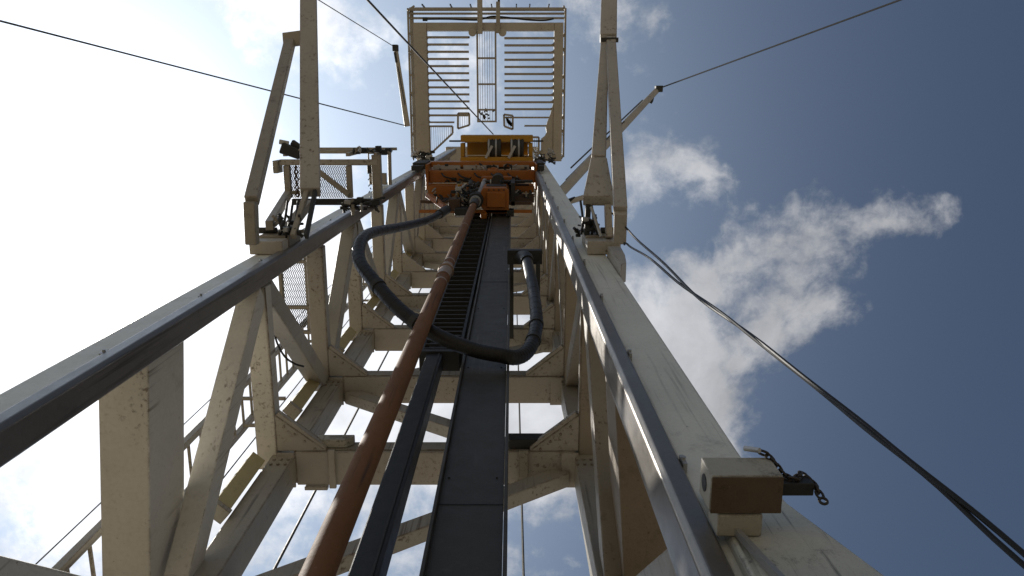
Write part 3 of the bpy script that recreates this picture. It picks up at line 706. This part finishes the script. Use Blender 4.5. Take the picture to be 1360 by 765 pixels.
MB().tube(bez([(-.68, 1.60, 15.2), (-.62, 1.48, 15.6), (-.58, 1.38, 16.2)]), .055, 12).build('bail_link', GALV, td)
MB().tube(bez([(-.80, 1.64, 15.2), (-.86, 1.52, 15.6), (-.88, 1.40, 16.2)]), .05, 12).build('bail_link', DARK, td)
ey = MB().torus((-.42, 1.19, 16.75), (0, 1, .2), .09, .035, 16, 8).build('lifting_eye', ORANGE, td)
for x in (-1.12, -.92): MB().box(x, x + .05, 1.40, 1.76, 15.55, 15.62).build('guard_bar', YELLOW if x < -1 else ORANGE, td)
for y in (1.40, 1.72): MB().box(-1.07, -.92, y, y + .04, 15.553, 15.617).build('guard_bar', ORANGE, td)
MB().box(-1.25, -1.02, 1.62, 1.86, 14.8, 15.2).build('valve_block', RUSTY, td, 0.01)
random.seed(11)
for i in range(14):
    a = V((random.uniform(-1.3, -.7), random.uniform(1.45, 1.8), random.uniform(14.9, 15.6)))
    b = a + V((random.uniform(-.25, .25), random.uniform(-.15, .15), random.uniform(-.1, .3)))
    MB().tube(bez([a, (a+b)/2 + V((random.uniform(-.1, .1), random.uniform(0, .15), 0)), b], 6), random.choice((.014, .02, .025)), 8).build('hydraulic_hose', BLACK if i % 3 else GALV, td)
MB().beam((-1.30, 1.78, 14.7), (-1.72, 1.62, 15.5), .10, .12).build('torque_arm', ORANGE, td, 0.01)
MB().box(-1.12, -.86, 1.78, 1.92, 14.6, 15.0).build('gripper', BLACK, td, 0.01)
MB().box(-.62, -.50, 1.90, 2.0, 14.7, 15.1).build('gripper', ORANGE, td, 0.01)

MB().box(-1.10, -.02, 1.50, 1.95, 16.62, 16.8).build('shade_backing', BLACK, td)  # added black sheet standing for the shade inside the top drive
MB().box(-1.74, .44, 1.146, 1.195, 17.05, 17.3).build('shade_backing', DARK, td)  # dark strip added as shade between the two carriage beams
fittings(td, (-.95, 1.60, 15.5), (.22, .22, .5), 26, 8, .018, .05)
fittings(td, (-.35, 1.45, 15.9), (.25, .10, .5), 14, 4, .016, .04)
fittings(td, (-1.45, 1.66, 15.7), (.25, .12, .3), 8, 4, .016, .04)
MB().box(-.10, .04, 1.86, 1.98, 14.9, 15.3).build('gripper', BLACK, td, 0.01)
fittings(td, (-.65, 1.12, 16.86), (1.0, .05, .06), 16, 0, .012, .035)
fittings(td, (-.65, 1.42, 16.55), (1.0, .08, .05), 16, 8, .014, .04)
fittings(td, (.22, 1.66, 15.8), (.2, .10, .3), 10, 5, .014, .04)
fittings(td, (-1.05, 1.78, 15.0), (.20, .12, .2), 12, 6, .016, .045)
for i in range(5):
    x = -1.6 + .36*i
    MB().tube(bez([(x, 1.18, 16.9), (x + .12, 1.30, 16.45), (x + .30, 1.36, 16.42), (x + .42, 1.45, 16.56)], 8), .02, 8).build('cable_loop', RUBBER, td)
MB().box(-1.79, -1.2, 1.72, 1.80, 15.6, 16.2).build('lower_panel', RUSTY, td, .006)
MB().box(.06, .46, 1.63, 1.80, 15.75, 16.0).build('lower_panel', RUSTY, td, .006)
MB().box(-.62, .44, 1.36, 1.40, 15.95, 16.19).build('cable_guard', BLACK, td, .006)
MB().box(-1.18, -.70, 1.52, 1.56, 15.9, 16.3).build('motor_flange', ORANGE, td, 0.008)
# ------------------------------------------------------------------ travelling block with the drilling line
tk = thing('travelling_block', (-.33, .8, 18.2), 'yellow travelling block carrying black drilling lines above the orange carriage', 'travelling block')
MB().box(-1.22, .50, .48, .64, 18.2, 18.7).build('front_beam', YELLOW, tk, 0.012)
MB().box(-1.12, .44, .643, .66, 18.25, 18.95).build('middle_plate', YELLOW, tk)
MB().box(-1.22, .50, .98, 1.16, 18.0, 18.6).build('rear_beam', YELLOW, tk, 0.012)
for x in (-1.22, .40): MB().box(x, x + .09, .665, .977, 18.1, 18.62).build('side_plate', YELLOW, tk, 0.01)
MB().box(-1.1, .39, .68, .97, 18.75, 18.8).build('top_plate', YELLOW, tk)
MB().box(-1.5, -1.225, .60, .64, 18.3, 18.36).build('guide_arm', DARK, tk)
MB().box(.503, .75, .60, .64, 18.3, 18.36).build('guide_arm', DARK, tk)
for xc in (-.42, .12):
    sh = MB().tube([(xc - .16, .84, 18.35), (xc + .16, .84, 18.35)], .30, 24).build('sheave_pack', BLACK, tk)
    for i in range(4):
        x = xc - .13 + i*.085
        MB().tube([(x, .70, 18.2), (x, .72, 19.2), (x, .86, 27.5)], .019, 8).build('drilling_line', (GALV, BLACK)[i % 2], sh)
        MB().torus((x, .84, 18.35), (1, 0, 0), .30, .022, 28, 6).build('line_wrap', (GALV, BLACK)[i % 2], sh)
    MB().beam((xc - .2, 1.0, 17.95), (xc - .05, .72, 18.0), .06, .05).build('line_guard', GALV, tk)

# ------------------------------------------------------------------ mesh basket on the left front leg
ZK = 8.5
bk = thing('work_basket', (-2.05, .7, ZK), 'cream framed work basket with expanded mesh floor beside the left strut', 'basket')
def fr(x0, x1, y0, y1, m=CREAM2, name='frame_bar', z0=0, z1=.07): return MB().box(x0, x1, y0, y1, ZK + z0, ZK + z1).build(name, m, bk, .006)
fr(-2.60, -1.50, .49, .555, CREAM); fr(-2.60, -1.42, .40, .44, CREAM2, z0=.3, z1=.36)
fr(-2.56, -2.49, .558, .92); fr(-1.86, -1.80, .558, .92); fr(-1.57, -1.47, .44, .95, CREAM2, z0=.002, z1=.10)
fr(-2.49, -2.30, .84, .88); fr(-2.49, -1.60, .93, 1.0, DARK, z0=.003)
MB().box(-2.66, -2.605, .50, .64, ZK - .05, ZK + .15).build('end_block', CREAM2, bk, .008)
MB().beam((-2.18, .60, ZK - .03), (-1.83, .88, ZK - .03), .055, .05).build('diagonal_bar', CREAM2, bk, .006)
dm = MB(); diamonds(dm, -2.49, -2.34, .56, .92, ZK + .03); diamonds(dm, -2.18, -1.86, .56, .92, ZK + .03)
for j in range(9): dm.beam((-1.60, .56 + j*.035, ZK + .03), (-1.62 + .03*(j % 2), .58 + j*.035, ZK + .03), .01, .01)
tag(dm.build('mesh_floor', DARK, bk), kind='stuff')
for x, z in ((-2.53, .6), (-1.83, .6), (-1.52, .6)): MB().box(x - .02, x + .02, .415, .455, ZK, ZK + 1.1).build('rail_post', CREAM2, bk)
MB().box(-2.6, -1.45, .405, .44, ZK + 1.1, ZK + 1.15).build('hand_rail', CREAM2, bk)
MB().beam((-2.24, 1.0, 6.9), (-2.52, .88, ZK - .02), .07, .09).build('support_arm', CREAM2, bk, .006)
MB().beam((-2.16, 1.12, 7.0), (-2.30, .98, ZK - .02), .09, .09).build('support_arm', CREAM2, bk, .006)
MB().tube([(-1.40, .42, ZK + .1), (-1.38, .42, ZK + .1), (-1.385, .78, ZK + .1)], .022, 8).build('gate_rail', CREAM2, bk)
cn = MB()
for j in range(8): cn.torus((-2.41, .58 + j*.043, ZK - .02), ((1, 0, 0), (0, 0, 1))[j % 2], .02, .008, 10, 5)
tag(cn.build('hanging_chain', RUSTY, bk), kind='stuff')
random.seed(5)
cg = thing('hose_clutter', (-1.7, .95, ZK - .1), 'tangle of dark hydraulic hoses lying where the work basket meets the left rail', 'hoses')
fittings(cg, (-1.62, .97, ZK - .08), (.24, .07, .08), 14, 9, .010, .030)
fittings(cg, (-1.85, .99, ZK - .12), (.10, .05, .05), 6, 3, .010, .030)
ch2 = thing('hose_clutter', (-1.7, .43, ZK + .4), 'dark fittings and hoses along the outer edge of the work basket', 'hoses')
fittings(ch2, (-1.62, .40, ZK + .22), (.22, .03, .10), 9, 4, .008, .022)
for i, (x, y, z) in enumerate(((-1.53, .38, .25), (-1.45, .42, .2), (-1.40, .40, .15), (-1.70, .40, .2))): MB().box(x - .03, x + .03, y - .03, y + .03, ZK + z - .04, ZK + z + .06).build('fitting', BLACK, ch2, .006)
# dark clamp sticking out left of the strut
pc = thing('pipe_clamp', (-2.35, .42, 8.1), 'dark jaw shaped clamp sticking out left of the left strut', 'clamp')
MB().beam((-2.44, .34, 8.1), (-2.24, .42, 8.1), .10, .12, (0, 1, 0), .08, .10).build('jaw', BLACK, pc, .015)
MB().beam((-2.34, .285, 8.15), (-2.20, .38, 8.12), .05, .06, (0, 1, 0)).build('jaw', DARK, pc, .01)
MB().beam((-2.46, .28, 8.1), (-2.36, .30, 8.1), .03, .05, (0, 1, 0)).build('jaw_tip', GALV, pc, .006)
MB().prism([(-2.26, .36), (-2.10, .30), (-2.05, .36), (-2.05, .50), (-2.14, .49)], 2, 8.05, 8.15).build('clamp_bracket', CREAM2, pc, .008)
# hoses at the strut feet
for (x0, s, lab) in ((-2.06, 1, 'black hydraulic hoses bundled at the foot of the left strut'), (.72, 1, 'black hydraulic hoses bundled at the foot of the right strut')):
    hb2 = thing('hose_bundle', (x0, 1.0, 6.5), lab, 'hoses')
    fittings(hb2, (x0 - .01, 1.02, 6.98), (.11, .10, .14), 13, 8, .012, .028)
    for i in range(3): MB().tube(bez([(x0 - .08 + i*.05, 1.08, 6.9), (x0 - .06 + i*.05, .95, 7.0), (x0 - .07 + i*.05, .80, 7.15)], 6), .012, 8).build('hose_run', RUBBER, hb2)
# clutter where the board meets the legs
for (x0, y0, lab) in ((-2.25, 1.08, 'dark hoses and fittings massed at the left corner of the racking board'), (.85, 1.08, 'dark hoses and fittings massed at the right corner of the racking board')):
    hb2 = thing('hose_bundle', (x0, y0, 19.3), lab, 'hoses')
    fittings(hb2, (x0, y0 - .02, 19.4), (.24, .14, .25), 22, 10, .018, .055)
# floodlight pair on the left leg, near (500,220) of the view
fl_ = thing('floodlight', (-2.1, 1.05, 13.2), 'pair of small olive floodlights on the left rail beyond the work basket', 'floodlight')
MB().box(-2.52, -2.44, .86, 1.0, 13.2, 13.4).build('lamp_housing', DARK, fl_, .02); MB().box(-2.40, -2.31, .84, 1.0, 13.2, 13.4).build('lamp_housing', CREAM2, fl_, .02)
MB().box(-2.50, -2.2, 1.0, 1.2, 13.25, 13.35).build('lamp_bracket', CREAM2, fl_, .01)
MB().tube([(-2.52, .95, 13.4), (-2.52, .66, 13.4), (-2.15, .66, 13.4)], .02, 8).build('lamp_guard', CREAM2, fl_)
# rod with claw clamped to the right rail
rc = thing('clamp_rod', (.85, 1.3, 12.0), 'short cream rod with a dark claw clamped to the right rail', 'rod')
MB().tube([(.92, 1.38, 12.2), (1.28, 1.30, 12.4)], .045, 10).build('rod', CREAM, rc)
for d2 in ((-.14, .05), (-.1, -.12), (.06, .14), (.1, -.08)): MB().beam((.90, 1.37, 12.15), (.90 + d2[0], 1.37 + d2[1], 12.05), .07, .06, w2=.02, h2=.03).build('claw', BLACK, rc)

# ------------------------------------------------------------------ ladder outside the left rear leg
ld = thing('ladder', (-2.62, 2.85, -1.6), 'long steel ladder running up outside the left rear leg', 'ladder')
for y in (2.62, 3.04): MB().box(-2.705, -2.645, y - .027, y + .027, -1.6, 20.2).build('side_rail', CREAM2, ld, .004)
r0 = MB().tube([(-2.675, 2.65, -1.2), (-2.675, 3.01, -1.2)], .014, 8).build('rung', CREAM2, ld)
for k in range(1, 86): copy_part(r0, (0, 0, .249*k))
for z in (3.4, 6.9, 8.8, 12.0, 16.0):
    for y in (2.70, 2.98): MB().box(-2.642, -2.21, y - .015, y + .015, z, z + .03).build('stand_off', CREAM2, ld)
# mesh landing beside it
lp = thing('ladder_landing', (-2.5, 2.0, 8.5), 'cream framed expanded mesh landing between ladder and left side arm', 'landing')
dm = MB(); diamonds(dm, -2.66, -2.40, 1.52, 2.45, 8.55, .042, .075); tag(dm.build('mesh_floor', DARK, lp), kind='stuff')
MB().box(-2.395, -2.32, 1.50, 2.50, 8.5, 8.6).build('frame_bar', CREAM, lp, .006)
MB().box(-2.30, -2.27, 1.50, 2.35, 8.5, 8.56).build('frame_bar', CREAM2, lp, .004)
MB().box(-2.70, -2.663, 1.50, 2.50, 8.5, 8.58).build('frame_bar', CREAM2, lp, .004)
for y in (1.62, 2.16, 2.46): MB().box(-2.66, -2.2, y, y + .04, 8.44, 8.495).build('cross_bar', CREAM2, lp, .004)
for y in (1.65, 2.2): MB().box(-2.31, -2.20, y - .05, y - .02, 8.40, 8.62).build('hinge', DARK, lp)
# loose black cable hanging by the ladder
lc = thing('loose_cable', (-2.25, 1.6, 7.0), 'thin loose black cable drooping between side arm and ladder', 'cable')
MB().tube(bez([(-2.22, 1.70, 6.9), (-2.20, 1.86, 6.75), (-2.19, 2.03, 6.70), (-2.13, 2.2, 6.72), (-2.08, 2.32, 6.85), (-2.04, 2.40, 7.0)]), .010, 7).build('cable_run', RUBBER, lc)
